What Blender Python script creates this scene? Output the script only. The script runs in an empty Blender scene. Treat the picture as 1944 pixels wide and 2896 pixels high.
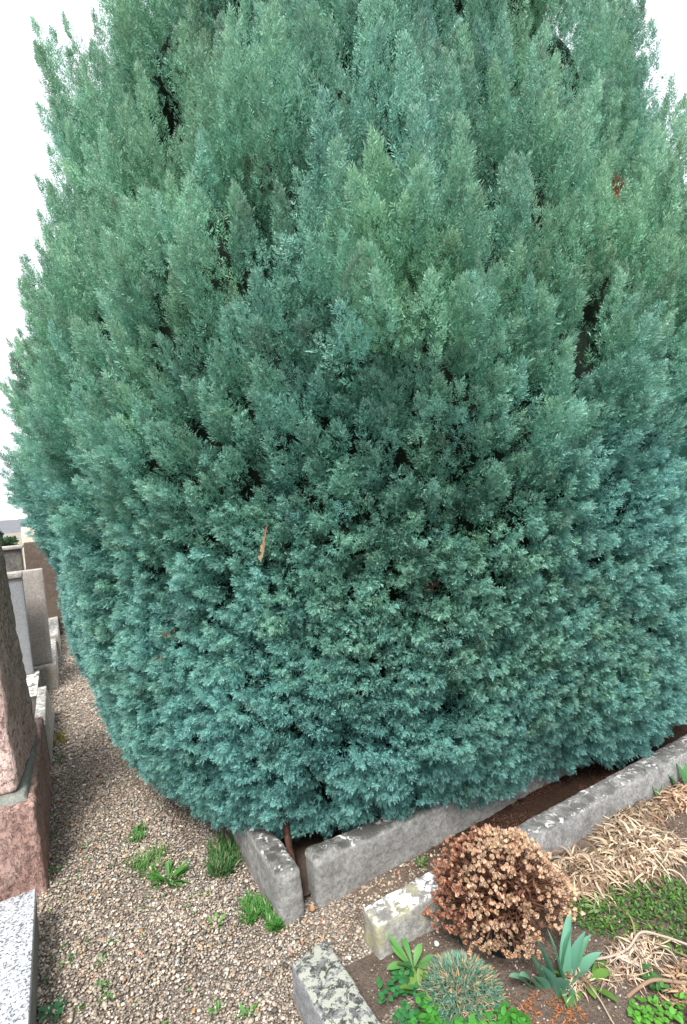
import bpy, bmesh, math, random
import numpy as np
from mathutils import Vector, Matrix, noise as mnoise

SC = bpy.context.scene
COL = SC.collection
R = math.radians

# ------------------------------------------------------------------ helpers
def link(o, parent=None):
    COL.objects.link(o)
    if parent is not None:
        o.parent = parent
    return o

def tag(o, label=None, cat=None, group=None, kind=None):
    if label: o['label'] = label
    if cat: o['category'] = cat
    if group: o['group'] = group
    if kind: o['kind'] = kind
    return o

def thing(name, label, cat, loc=(0, 0, 0), rotz=0.0, group=None):
    o = bpy.data.objects.new(name, None)
    o.empty_display_size = 0.05
    link(o)
    o.location = loc
    o.rotation_euler = (0, 0, rotz)
    return tag(o, label, cat, group)

def mesh_np(name, V, F, mats, parent=None, smooth=False, attr=None, loc=None):
    """V (n,3); F (m,k) of vertex ids; attr (n,4) point colours; ONE mesh object."""
    V = np.asarray(V, np.float32); F = np.asarray(F, np.int32)
    me = bpy.data.meshes.new(name)
    me.vertices.add(len(V)); me.vertices.foreach_set('co', V.ravel())
    k = F.shape[1]
    me.loops.add(F.size); me.loops.foreach_set('vertex_index', F.ravel())
    me.polygons.add(len(F))
    me.polygons.foreach_set('loop_start', np.arange(0, F.size, k, dtype=np.int32))
    me.polygons.foreach_set('loop_total', np.full(len(F), k, np.int32))
    me.update(calc_edges=True)
    if smooth:
        me.polygons.foreach_set('use_smooth', np.ones(len(F), bool))
    if attr is not None:
        a = me.color_attributes.new('tone', 'FLOAT_COLOR', 'POINT')
        a.data.foreach_set('color', np.asarray(attr, np.float32).ravel())
    me.materials.append(mats)
    o = bpy.data.objects.new(name, me)
    link(o, parent)
    if loc is not None: o.location = loc
    return o

class MB:
    """collects quads/triangles into one mesh"""
    def __init__(s): s.v = []; s.f = []; s.c = []
    def add(s, vs, fs, col=(.5, .5, .5, 1)):
        b = len(s.v); s.v += [tuple(v) for v in vs]
        s.f += [tuple(i + b for i in f) for f in fs]
        s.c += ([col] * len(vs)) if not isinstance(col, list) else col
    def build(s, name, m, parent=None, smooth=True):
        me = bpy.data.meshes.new(name)
        me.from_pydata(s.v, [], s.f)
        a = me.color_attributes.new('tone', 'FLOAT_COLOR', 'POINT')
        a.data.foreach_set('color', np.array(s.c, np.float32).ravel())
        if smooth:
            me.polygons.foreach_set('use_smooth', np.ones(len(s.f), bool))
        me.materials.append(m); me.update()
        return link(bpy.data.objects.new(name, me), parent)

def unit(a):
    a = np.asarray(a, float)
    return a / np.maximum(np.linalg.norm(a, axis=-1, keepdims=True), 1e-9)

def smooth01(x, a, b):
    t = np.clip((x - a) / (b - a), 0, 1)
    return t * t * (3 - 2 * t)

# ------------------------------------------------------------------ materials
class Mt:
    def __init__(s, name, rough=.8, spec=.25):
        s.m = bpy.data.materials.new(name); s.m.use_nodes = True
        s.nt = s.m.node_tree
        s.b = s.nt.nodes['Principled BSDF']; s.out = s.nt.nodes['Material Output']
        s.b.inputs['Roughness'].default_value = rough
        s.b.inputs['Specular IOR Level'].default_value = spec
        s.tc = s.nt.nodes.new('ShaderNodeTexCoord')
    def n(s, t, inp=None, **kw):
        nd = s.nt.nodes.new(t)
        for k, v in kw.items(): setattr(nd, k, v)
        for k, v in (inp or {}).items():
            if isinstance(v, bpy.types.NodeSocket): s.nt.links.new(v, nd.inputs[k])
            else: nd.inputs[k].default_value = v
        return nd
    def noise(s, scale, detail=4, rough=.55, dist=0, vec=None):
        return s.n('ShaderNodeTexNoise', {'Vector': vec or s.tc.outputs['Object'], 'Scale': scale,
                   'Detail': detail, 'Roughness': rough, 'Distortion': dist}).outputs['Fac']
    def ramp(s, fac, stops, interp='LINEAR'):
        nd = s.n('ShaderNodeValToRGB', {'Fac': fac}); cr = nd.color_ramp; cr.interpolation = interp
        while len(cr.elements) < len(stops): cr.elements.new(.5)
        for e, (p, c) in zip(cr.elements, stops):
            e.position = p; e.color = (c[0], c[1], c[2], 1) if not isinstance(c, (int, float)) else (c, c, c, 1)
        return nd.outputs['Color']
    def mix(s, fac, a, b, mode='MIX'):
        nd = s.n('ShaderNodeMix', data_type='RGBA', blend_type=mode)
        for i, v in ((0, fac), (6, a), (7, b)):
            if isinstance(v, bpy.types.NodeSocket): s.nt.links.new(v, nd.inputs[i])
            elif i == 0: nd.inputs[0].default_value = v
            else: nd.inputs[i].default_value = (v[0], v[1], v[2], 1)
        return nd.outputs[2]
    def math(s, op, a, b=0.0, c=None):
        nd = s.n('ShaderNodeMath', operation=op)
        for i, v in enumerate((a, b) if c is None else (a, b, c)):
            if isinstance(v, bpy.types.NodeSocket): s.nt.links.new(v, nd.inputs[i])
            else: nd.inputs[i].default_value = v
        return nd.outputs[0]
    def upness(s, lo=.5, hi=.85):
        g = s.n('ShaderNodeNewGeometry')
        z = s.n('ShaderNodeSeparateXYZ', {0: g.outputs['Normal']}).outputs['Z']
        return s.n('ShaderNodeMapRange', {0: z, 1: lo, 2: hi}).outputs[0]
    def attr(s):
        a = s.n('ShaderNodeAttribute', attribute_name='tone')
        return s.n('ShaderNodeSeparateColor', {0: a.outputs['Color']}).outputs, a.outputs['Color']
    def color(s, c):
        if isinstance(c, bpy.types.NodeSocket): s.nt.links.new(c, s.b.inputs['Base Color'])
        else: s.b.inputs['Base Color'].default_value = (c[0], c[1], c[2], 1)
        return s
    def bump(s, h, strength=.5, dist=.01):
        nd = s.n('ShaderNodeBump', {'Height': h, 'Strength': strength, 'Distance': dist})
        s.nt.links.new(nd.outputs[0], s.b.inputs['Normal']); return s
    def translucent(s, fac, colsock):
        t = s.n('ShaderNodeBsdfTranslucent', {'Color': colsock})
        mx = s.n('ShaderNodeMixShader', {0: fac, 1: s.b.outputs[0], 2: t.outputs[0]})
        s.nt.links.new(mx.outputs[0], s.out.inputs[0]); return s

def mat_attr(name, rough=.6, spec=.3, trans=.25):
    m = Mt(name, rough, spec)
    _, c = m.attr(); m.color(c)
    if trans: m.translucent(trans, c)
    return m.m

def mat_conifer():
    m = Mt('conifer_sprays', .55, .35)
    ch, _ = m.attr()
    tone, tip, kind = ch[0], ch[1], ch[2]
    blue = m.ramp(tone, [(0, (.034, .125, .118)), (.5, (.100, .315, .292)), (1, (.235, .54, .50))])
    green = m.ramp(tone, [(0, (.036, .120, .066)), (.5, (.120, .345, .205)), (1, (.26, .55, .35))])
    c = m.mix(kind, blue, green)
    tipc = m.mix(kind, (.45, .74, .68), (.68, .72, .55))
    c = m.mix(m.math('MULTIPLY', tip, .62), c, tipc)
    m.color(c); m.translucent(.28, c)
    return m.m

def mat_concrete(name, base, dark, lichen, lich_amt, yellow=0.0, scale=1.0, dirt=.5):
    m = Mt(name, .9, .15)
    n1 = m.noise(9 * scale, 6, .6); n2 = m.noise(55 * scale, 5, .65); n3 = m.noise(190 * scale, 3, .6)
    c = m.mix(m.ramp(n1, [(.35, 0), (.68, 1)]), dark, base)
    c = m.mix(m.math('MULTIPLY', m.ramp(m.noise(120 * scale, 5, .75, .6), [(.34, 1), (.46, 0)]), .8), c, (dark[0] * .4, dark[1] * .4, dark[2] * .4))
    c = m.mix(m.ramp(m.noise(3.3 * scale, 4, .6, .8), [(.45, 0), (.7, .35)]), c, (dark[0] * .8, dark[1] * .78, dark[2] * .72))
    c = m.mix(1.0, c, m.ramp(n2, [(.25, .55), (.5, 1.0), (.75, 1.4)]), 'MULTIPLY')
    c = m.mix(1.0, c, m.ramp(m.noise(26 * scale, 6, .8), [(.3, .72), (.7, 1.2)]), 'MULTIPLY')
    up = m.upness(.35, .8)
    grime = m.math('MULTIPLY', m.math('MULTIPLY', up, m.ramp(m.noise(13 * scale, 6, .7), [(.38, 0), (.55, 1)])), dirt)
    c = m.mix(grime, c, (.055, .055, .050))
    li = m.ramp(m.math('ADD', m.math('MULTIPLY', m.noise(17 * scale, 5, .62, .4), .72), m.math('MULTIPLY', n2, .28)),
                [(.56 - lich_amt * .2, 0), (.60 - lich_amt * .2, 1)])
    li = m.math('MULTIPLY', li, up)
    c = m.mix(li, c, lichen)
    if yellow:
        y = m.math('MULTIPLY', m.ramp(m.noise(7, 3), [(.5, 0), (.65, 1)]), yellow)
        c = m.mix(y, c, (.34, .32, .16))
    m.color(c)
    m.bump(m.math('ADD', m.math('MULTIPLY', n2, .7), m.math('ADD', m.math('MULTIPLY', n3, .4), m.math('MULTIPLY', li, .3))), .7, .006)
    return m.m

def mat_granite():
    m = Mt('polished_grey_granite', .28, .5)
    v = m.n('ShaderNodeTexVoronoi', {'Vector': m.tc.outputs['Object'], 'Scale': 150.0, 'Randomness': 1.0})
    s1 = m.n('ShaderNodeSeparateColor', {0: v.outputs['Color']}).outputs[0]
    c = m.ramp(s1, [(0, (.05, .055, .065)), (.16, (.13, .14, .155)), (.3, (.34, .36, .385)), (.65, (.47, .49, .52)), (1, (.64, .65, .67))])
    c = m.mix(m.ramp(m.noise(75, 4, .7), [(.56, 0), (.64, 1)]), c, (.10, .11, .125))
    c = m.mix(m.ramp(m.noise(4, 3), [(.4, 0), (.7, .25)]), c, (.30, .31, .32))
    m.color(c); m.bump(m.noise(220, 3), .05, .002)
    return m.m

def mat_sandstone(name, pit=1.0, base=(.62, .425, .375), pale=(.76, .58, .52)):
    m = Mt(name, .92, .12)
    n1 = m.noise(5, 5, .6); n2 = m.noise(38, 6, .7, .6); n3 = m.noise(140, 4, .7)
    c = m.mix(m.ramp(n1, [(.35, 0), (.65, 1)]), base, pale)
    c = m.mix(m.ramp(n2, [(.36, 1), (.5, 0)]), c, (.17, .105, .090))
    c = m.mix(m.ramp(n3, [(.58, 0), (.72, .7)]), c, (.62, .50, .45))
    c = m.mix(m.ramp(m.noise(11, 5, .7), [(.58, 0), (.72, .55)]), c, (.46, .20, .14))
    v = m.n('ShaderNodeMapping', {'Vector': m.tc.outputs['Object'], 'Scale': (1, 1, .4)})
    pt = m.ramp(m.noise(60, 4, .65, .8, v.outputs[0]), [(.40, 0), (.50, 1)])
    c = m.mix(m.math('MULTIPLY', m.math('SUBTRACT', 1.0, pt), .5 * pit), c, (.17, .125, .115))
    m.color(c)
    m.bump(m.math('ADD', m.math('MULTIPLY', n2, .6), m.math('ADD', m.math('MULTIPLY', pt, .6 * pit), m.math('MULTIPLY', n3, .3))), 1.0, .012)
    return m.m

def mat_plain(name, base, var, scale=8, rough=.9, spec=.15, bump=.4, bd=.01):
    m = Mt(name, rough, spec)
    n1 = m.noise(scale, 6, .65); n2 = m.noise(scale * 7, 5, .7)
    c = m.mix(m.ramp(n1, [(.3, 0), (.7, 1)]), base, var)
    c = m.mix(m.ramp(n2, [(.3, .6), (.6, 0)]), c, tuple(x * .4 for x in base))
    m.color(c); m.bump(n2, bump, bd)
    return m.m

def mat_bark():
    m = Mt('brown_bark', .9, .1)
    v = m.n('ShaderNodeMapping', {'Vector': m.tc.outputs['Object'], 'Scale': (1, 1, .18)})
    n = m.noise(45, 5, .7, .5, v.outputs[0])
    m.color(m.ramp(n, [(.3, (.020, .012, .010)), (.55, (.075, .038, .028)), (.75, (.15, .085, .06))]))
    m.bump(n, .9, .012); return m.m

MT_CON = mat_conifer()
MT_ATT = mat_attr('leaf_tissue', .5, .35, .3)
MT_DRY = mat_attr('dry_plant_tissue', .85, .12, .2)
MT_PEB = mat_attr('river_pebbles', .6, .3, 0)
MT_BARK = mat_bark()
MT_INNER = mat_plain('light_block_core', (.016, .030, .022), (.032, .042, .028), 20, .95, .05, .8, .03)
MT_GRANITE = mat_granite()
MT_SAND = mat_sandstone('pink_sandstone', .6)
MT_SAND2 = mat_sandstone('weathered_pink_sandstone', .7, (.36, .215, .18), (.47, .335, .29))
MT_MORTAR = mat_plain('grey_mortar', (.20, .205, .19), (.30, .31, .27), 14, .95, .1, .6)
MT_CONC = mat_concrete('grey_concrete_kerb', (.30, .295, .28), (.215, .212, .205), (.60, .59, .58), .06, 0, 1.0, .9)
MT_KERB_W = mat_concrete('white_lichen_kerb', (.40, .39, .36), (.27, .265, .25), (.70, .70, .70), .34, .6, 1.0, .55)
MT_KERB_G = mat_concrete('green_lichen_kerb', (.34, .345, .36), (.20, .205, .215), (.345, .355, .305), .46, .03, 2.3, 1.0)
MT_KERB_M = mat_concrete('mottled_kerb', (.36, .355, .345), (.22, .22, .215), (.50, .495, .49), .05, .0, 1.3, .7)
MT_TOMB = mat_concrete('weathered_tomb_stone', (.42, .39, .35), (.26, .24, .22), (.56, .55, .52), .26, .1, 1.6, .3)
MT_TOMBD = mat_concrete('dark_tomb_stone', (.16, .15, .145), (.075, .07, .07), (.62, .60, .55), .7, .2, .8, .2)
MT_TOMBB = mat_plain('brown_tomb_stone', (.10, .075, .06), (.15, .115, .095), 5)
MT_PALE = mat_plain('pale_tomb_stone', (.32, .29, .265), (.42, .385, .355), 6)
MT_SOIL = mat_plain('garden_soil', (.165, .125, .10), (.26, .205, .17), 14, 1.0, .05, 1.0, .02)
MT_POT = mat_plain('black_plastic_pot', (.012, .016, .015), (.02, .025, .024), 10, .45, .4, .05)

# ------------------------------------------------------------------ world, sun, camera
SUN_EL, SUN_AZ = R(54), R(214)          # azimuth the light comes from, clockwise from +Y
w = bpy.data.worlds.new('World'); SC.world = w; w.use_nodes = True
nt = w.node_tree
bg = nt.nodes['Background']
sky = nt.nodes.new('ShaderNodeTexSky'); sky.sky_type = 'NISHITA'; sky.sun_disc = False
sky.sun_elevation = SUN_EL; sky.sun_rotation = SUN_AZ; sky.dust_density = 4.0; sky.air_density = 1.0
mx = nt.nodes.new('ShaderNodeMix'); mx.data_type = 'RGBA'
mx.inputs[0].default_value = .86                      # overcast: a white cloud sheet over most of the blue
nt.links.new(sky.outputs[0], mx.inputs[6]); mx.inputs[7].default_value = (6.3, 6.6, 6.9, 1)
nt.links.new(mx.outputs[2], bg.inputs[0]); bg.inputs[1].default_value = .115
sl = bpy.data.lights.new('sun', 'SUN'); sl.energy = 2.3; sl.angle = R(18); sl.color = (1, .97, .93)
so = link(bpy.data.objects.new('sun', sl))
sd = Vector((math.sin(SUN_AZ) * math.cos(SUN_EL), math.cos(SUN_AZ) * math.cos(SUN_EL), math.sin(SUN_EL)))
so.rotation_euler = sd.to_track_quat('Z', 'Y').to_euler(); so.location = sd * 20

cam = bpy.data.cameras.new('camera'); cam.sensor_fit = 'VERTICAL'; cam.sensor_height = 23.6
cam.sensor_width = 15.8; cam.lens = 1473.0 / 2896.0 * 23.6; cam.clip_start = .02; cam.clip_end = 3000
co = link(bpy.data.objects.new('camera', cam))
cr_ = Vector((0.87017919, -0.48497268, -0.08711872)); cu_ = Vector((0.09030725, -0.01683984, 0.99577157))
cf_ = cr_.cross(cu_) * -1
co.matrix_world = Matrix(((cr_.x, cu_.x, -cf_.x, 0), (cr_.y, cu_.y, -cf_.y, 0), (cr_.z, cu_.z, -cf_.z, 1.75), (0, 0, 0, 1)))
SC.camera = co
vs = SC.view_settings
vs.view_transform = 'Standard'; vs.look = 'None'; vs.exposure = 1.3; vs.gamma = 1
SC.cycles.use_denoising = True
SC.cycles.max_bounces = 8
SC.render.filter_size = 1.5 if hasattr(SC.render, 'filter_size') else 1.5

# ------------------------------------------------------------------ ground
def sheet(name, x0, x1, y0, y1, nx, ny, zf, m, kind='structure'):
    xs = np.linspace(x0, x1, nx + 1); ys = np.linspace(y0, y1, ny + 1)
    X, Y = np.meshgrid(xs, ys)
    Z = np.array([[zf(a, b) for a in xs] for b in ys])
    V = np.stack([X, Y, Z], -1).reshape(-1, 3)
    i = np.arange(ny)[:, None] * (nx + 1) + np.arange(nx)[None, :]
    F = np.stack([i, i + 1, i + nx + 2, i + nx + 1], -1).reshape(-1, 4)
    o = mesh_np(name, V, F, m, smooth=True); return tag(o, kind=kind)

def mat_gravel(name, big=1.0):
    m = Mt(name, .85, .2)
    v = m.n('ShaderNodeTexVoronoi', {'Vector': m.tc.outputs['Object'], 'Scale': 95.0 * big, 'Randomness': 1.0})
    s1 = m.n('ShaderNodeSeparateColor', {0: v.outputs['Color']}).outputs
    c = m.ramp(s1[0], [(0, (.07, .065, .06)), (.25, (.20, .175, .15)), (.5, (.33, .28, .24)), (.75, (.42, .37, .33)), (.93, (.62, .58, .54)), (1, (.36, .20, .10))])
    gap = m.ramp(v.outputs['Distance'], [(.35, 1), (.75, 0)])
    c = m.mix(m.math('SUBTRACT', 1.0, gap), c, (.15, .122, .095))
    c = m.mix(m.ramp(m.noise(3.2, 4, .6), [(.4, 0), (.7, .6)]), c, (.235, .185, .140))
    m.color(c); m.bump(gap, .8, .008)
    return m.m
MT_GRAVEL = mat_gravel('gravel_bed')

def undul(x, y, a=.006):
    return a * mnoise.noise((x * 3.1, y * 3.1, 0)) + a * .6 * mnoise.noise((x * 9, y * 9, 4))

sheet('ground', -400, 400, -40, 600, 40, 40, lambda x, y: -.03, mat_plain('cemetery_ground', (.22, .20, .16), (.30, .27, .22), 2))
sheet('gravel_path', -.75, 1.2, -.6, 40, 60, 300, lambda x, y: -.004 + undul(x, y), MT_GRAVEL)
# soil of the planted bed in front, of the tree's own plot, and the dirt strip between the two kerbs
def bedz(x, y): return .004 + undul(x, y, .014) + .010 * mnoise.noise((x * 22, y * 22, 1))
sheet('bed_soil', .66, 6.5, .2, 1.72, 150, 90, bedz, MT_SOIL)
def stripz(x, y):
    return -.012 + .022 * smooth01(x, .85, 1.15) + undul(x, y, .010) + .006 * mnoise.noise((x * 25, y * 25, 1)) + .03 * smooth01(x, 1.5, 2.6)
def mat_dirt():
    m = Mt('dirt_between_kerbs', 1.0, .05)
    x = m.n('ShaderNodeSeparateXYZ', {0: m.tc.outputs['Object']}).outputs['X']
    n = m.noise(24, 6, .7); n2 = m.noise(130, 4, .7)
    k = m.n('ShaderNodeMapRange', {0: m.math('ADD', x, m.math('MULTIPLY', n, .5)), 1: 1.45, 2: 1.85}).outputs[0]   # gravelly by the path; needle humus under the tree, darkened to paint its shade
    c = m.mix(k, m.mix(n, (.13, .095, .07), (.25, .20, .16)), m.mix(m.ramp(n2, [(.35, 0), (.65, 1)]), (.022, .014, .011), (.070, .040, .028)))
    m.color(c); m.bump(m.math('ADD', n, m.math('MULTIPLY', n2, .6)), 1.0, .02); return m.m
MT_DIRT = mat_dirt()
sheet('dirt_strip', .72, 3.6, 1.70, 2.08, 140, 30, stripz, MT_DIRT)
sheet('plot_soil', .72, 4.4, 2.10, 5.4, 60, 60, lambda x, y: .03 + undul(x, y, .02), mat_plain('plot_soil', (.07, .05, .04), (.12, .085, .06), 12))

def sheet_hill():
    V = []; F = []
    n = 90
    for i in range(n + 1):
        x = -260 + 520 * i / n
        hh = 4.6 + 2.2 * mnoise.noise((x * .02, 3, 0)) + .8 * mnoise.noise((x * .15, 1, 0)) + max(0, -x - 6) * .012
        for (y, k) in ((150, 0), (165, .45), (185, .8), (215, 1.0), (260, .9), (330, .2)):
            V.append((x, y, -.5 + max(.5, hh) * k + .5 * k * mnoise.noise((x * .4, y * .3, 0))))
    for i in range(n):
        for j in range(5):
            a = i * 6 + j; F.append((a, a + 6, a + 7, a + 1))
    o = mesh_np('hill', V, F, mat_plain('haze_grey_hill', (.17, .172, .19), (.23, .232, .25), .6, 1, .05, .6, .6), smooth=True)  # bluish grey of distant haze painted into the hill's colour
    tag(o, kind='structure')
sheet_hill()

# ------------------------------------------------------------------ stones
def stone(name, corners, m, parent=None, bevel=.012, segs=3, cuts=22, rough=.003, rs=14, seed=0, pit=0.0):
    """hexahedron: corners = 4 bottom (x,y,z) + 4 top, counter-clockwise; rounded arrises, rough faces"""
    bm = bmesh.new()
    vs_ = [bm.verts.new(c) for c in corners]
    for f in ((3, 2, 1, 0), (4, 5, 6, 7), (0, 1, 5, 4), (1, 2, 6, 5), (2, 3, 7, 6), (3, 0, 4, 7)):
        bm.faces.new([vs_[i] for i in f])
    bmesh.ops.bevel(bm, geom=list(bm.edges), offset=bevel, segments=segs, affect='EDGES', profile=.5)
    for _ in range(12):
        le = [e for e in bm.edges if e.calc_length() > max(.5 / cuts, .02)]
        if not le: break
        bmesh.ops.subdivide_edges(bm, edges=le, cuts=1, use_grid_fill=True)
        if len(bm.verts) > 26000: break
    bmesh.ops.triangulate(bm, faces=[f for f in bm.faces if len(f.verts) > 4])
    bm.normal_update()
    off = Vector((seed * 3.7, seed * 1.3, seed * 5.1))
    for v in bm.verts:
        p = v.co + off
        d = rough * (mnoise.noise(p * rs) + .55 * mnoise.noise(p * rs * 2.7) + .3 * mnoise.noise(p * rs * 6))
        if pit:
            d -= pit * max(0, mnoise.noise(p * 33) - .15)
        v.co += v.normal * d
    me = bpy.data.meshes.new(name); bm.to_mesh(me); bm.free()
    me.polygons.foreach_set('use_smooth', np.ones(len(me.polygons), bool))
    me.materials.append(m)
    return link(bpy.data.objects.new(name, me), parent)

def boxc(x0, x1, y0, y1, z0, z1, t=0, h2=None):
    z2 = z1 if h2 is None else h2
    return [(x0, y0, z0), (x1, y0, z0), (x1, y1, z0), (x0, y1, z0),
            (x0 + t, y0 + t, z1), (x1 - t, y0 + t, z2), (x1 - t, y1 - t, z2), (x0 + t, y1 - t, z1)]

# kerbs of the tree's plot
o = stone('kerb_stone', boxc(.664, .783, 2.037, 4.3, -.05, .205, .004), MT_CONC, None, .026, 5, 22, .006, 9, 1, .004)
tag(o, 'grey concrete kerb stone running along the path, its rounded end face beside the narrow gap', 'kerb stone', 'kerb stones round the graves')
o = stone('kerb_stone', boxc(.833, 2.635, 2.035, 2.155, -.05, .205, .006, .165), MT_CONC, None, .024, 5, 22, .006, 9, 2, .004)
tag(o, 'long grey concrete kerb half hidden under the lower edge of the conifer', 'kerb stone', 'kerb stones round the graves')
# kerbs of the planted bed
o = stone('kerb_stone', boxc(1.512, 3.45, 1.666, 1.790, -.06, .132, .004), MT_KERB_M, None, .012, 3, 20, .005, 13, 31, .004)
tag(o, 'mottled grey kerb running to the right from behind the dead flowers in the pot', 'kerb stone', 'kerb stones round the graves')
o = stone('kerb_stone', boxc(.912, 1.505, 1.668, 1.792, -.06, .133, .004), MT_KERB_W, None, .012, 3, 26, .005, 16, 3, .004)
tag(o, 'short pale kerb block blotched with white lichen, left of the dead flowers in the pot', 'kerb stone', 'kerb stones round the graves')
o = stone('kerb_stone', [(.578, .3, -.06), (.735, .3, -.06), (.737, 1.742, -.06), (.580, 1.722, -.06),
                         (.582, .3, .135), (.732, .3, .135), (.734, 1.738, .135), (.583, 1.718, .135)], MT_KERB_G, None, .010, 3, 20, .005, 16, 4)
tag(o, 'kerb covered in mottled greenish grey lichen at the corner of the flower bed', 'kerb stone', 'kerb stones round the graves')

# granite tomb in front on the path's other side
t = thing('granite_tomb', 'tomb with a polished speckled grey granite slab beside the gravel path', 'tomb', (-.6, 1.7, 0))
def at0(o, t):                                   # keep world-space mesh under a moved empty
    o.matrix_parent_inverse = Matrix.Translation(-Vector(t.location)); return o
at0(stone('slab', boxc(-1.4, -.212, .3, 2.602, .168, .205, .0), MT_GRANITE, t, .003, 2, 6, .0003, 9, 5), t)
at0(stone('base', boxc(-1.38, -.216, .32, 2.596, -.05, .166, -.004), mat_plain('greenish_cement', (.17, .17, .155), (.25, .245, .22), 10, .95, .1, .5), t, .006, 2, 14, .002, 15, 6), t)

# pink sandstone monument
t = thing('sandstone_monument', 'rough pink sandstone tombstone on a block base next to the granite slab', 'tombstone', (-.6, 3.4, 0))
at0(stone('plinth', [(-1.3, 2.885, -.05), (-.186, 2.888, -.05), (-.176, 4.16, -.05), (-1.3, 4.16, -.05),
               (-1.3, 2.895, .436), (-.202, 2.896, .436), (-.192, 4.15, .436), (-1.3, 4.15, .436)], MT_SAND2, t, .02, 4, 24, .008, 9, 7, .012), t)
at0(stone('mortar_joint', [(-1.25, 2.925, .42), (-.222, 2.93, .42), (-.200, 3.80, .42), (-1.25, 3.80, .42),
               (-1.25, 2.95, .468), (-.245, 2.955, .468), (-.214, 3.775, .468), (-1.25, 3.775, .468)], MT_MORTAR, t, .012, 3, 16, .006, 16, 8), t)
at0(stone('stele', [(-1.15, 2.975, .462), (-.268, 2.975, .462), (-.206, 3.76, .462), (-1.15, 3.76, .462),
               (-1.05, 3.03, 1.68), (-.315, 3.03, 1.70), (-.288, 3.70, 1.690), (-1.05, 3.69, 1.665)], MT_SAND, t, .03, 4, 26, .011, 8, 9, .012), t)

# row of tombs beyond it
t = thing('low_grave', 'low grave with a tan stone kerb, just behind the pink sandstone tombstone', 'grave', (-.5, 4.8, 0))
at0(stone('side_kerb', [(-.275, 4.27, -.05), (-.176, 4.27, -.05), (-.150, 5.45, -.05), (-.275, 5.45, -.05),
               (-.262, 4.27, .31), (-.190, 4.27, .31), (-.195, 5.36, .31), (-.262, 5.36, .31)], MT_TOMB, t, .008, 2, 14, .003, 12, 10), t)
at0(stone('end_kerb', boxc(-1.2, -.28, 4.28, 4.38, -.05, .29, .004), MT_TOMB, t, .008, 2, 10, .003, 12, 11), t)
t = thing('tombstone', 'grey granite tombstone with a dark top, standing on a light topped plinth', 'tombstone', (-.6, 5.9, 0), 0, 'tombstones along the path')
at0(stone('plinth', boxc(-1.2, -.262, 5.27, 6.12, -.05, .27, .006), MT_TOMBD, t, .01, 2, 12, .003, 12, 12), t)
at0(stone('stele', boxc(-.78, -.315, 6.02, 6.11, .272, 1.235, .012), mat_plain('weathered_granite', (.20, .205, .215), (.31, .32, .335), 60, .8, .2, .2), t, .008, 2, 12, .002, 12, 13), t)
at0(stone('cap', boxc(-.77, -.325, 6.005, 6.125, 1.237, 1.29, .0), MT_TOMB, t, .006, 2, 10, .002, 12, 14), t)
t = thing('tombstone', 'tall pale stone tombstone with a brown stain, standing on a grey base block', 'tombstone', (-.5, 6.6, 0), 0, 'tombstones along the path')
at0(stone('plinth', boxc(-1.1, -.119, 6.31, 7.7, -.05, .258, .004), MT_TOMB, t, .008, 2, 12, .003, 12, 15), t)
at0(stone('stele', boxc(-.80, -.152, 6.38, 6.50, .26, 1.27, .006), MT_PALE, t, .008, 2, 12, .002, 12, 16), t)
o = stone('kerb_stone', boxc(-.30, -.085, 7.72, 9.2, -.05, .30, .004), MT_TOMB, None, .008, 2, 12, .003, 12, 17)
tag(o, 'small white topped kerb beyond the pale tombstone, farthest kerb along the path', 'kerb stone', 'kerb stones round the graves')
t = thing('tombstone', 'dark weathered tombstone with white lichen spots and a pale top edge', 'tombstone', (-.7, 7.2, 0), 0, 'tombstones along the path')
at0(stone('plinth', boxc(-1.2, -.34, 7.78, 8.2, -.05, .25, .006), MT_TOMBD, t, .01, 2, 10, .003, 12, 18), t)
at0(stone('stele', boxc(-.80, -.40, 7.82, 8.14, .252, 1.45, .01), MT_TOMBD, t, .008, 2, 12, .003, 12, 19), t)
at0(stone('cap', boxc(-.82, -.385, 7.80, 8.16, 1.452, 1.49, .0), MT_TOMB, t, .006, 2, 10, .002, 12, 20), t)
o = stone('tombstone', boxc(-.45, -.02, 9.2, 9.5, -.05, 1.475, .01), MT_TOMBB, None, .01, 2, 12, .003, 12, 21)
tag(o, 'dark brown plain tombstone partly covered by the side of the conifer', 'tombstone', 'tombstones along the path')
o = stone('stone_wall', boxc(-1.22, -.45, 25, 25.4, -.05, 1.64, .0), mat_plain('cream_render', (.62, .55, .42), (.74, .68, .58), 3), None, .02, 2, 3, .02, 2, 22)
tag(o, 'distant cream coloured wall seen past the brown tombstone', 'wall')

# ------------------------------------------------------------------ gravel pebbles (real stones, nobody could count them)
rng = np.random.default_rng(5)
def ico():
    p = (1 + 5 ** .5) / 2
    v = np.array([(-1, p, 0), (1, p, 0), (-1, -p, 0), (1, -p, 0), (0, -1, p), (0, 1, p), (0, -1, -p), (0, 1, -p), (p, 0, -1), (p, 0, 1), (-p, 0, -1), (-p, 0, 1)], float)
    f = np.array([(0, 11, 5), (0, 5, 1), (0, 1, 7), (0, 7, 10), (0, 10, 11), (1, 5, 9), (5, 11, 4), (11, 10, 2), (10, 7, 6), (7, 1, 8), (3, 9, 4), (3, 4, 2), (3, 2, 6), (3, 6, 8), (3, 8, 9), (4, 9, 5), (2, 4, 11), (6, 2, 10), (8, 6, 7), (9, 8, 1)])
    return v / np.linalg.norm(v[0]), f
def rotz_m(a):
    c, s = np.cos(a), np.sin(a); z = np.zeros_like(a); o = np.ones_like(a)
    return np.stack([np.stack([c, -s, z], -1), np.stack([s, c, z], -1), np.stack([z, z, o], -1)], -2)
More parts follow.
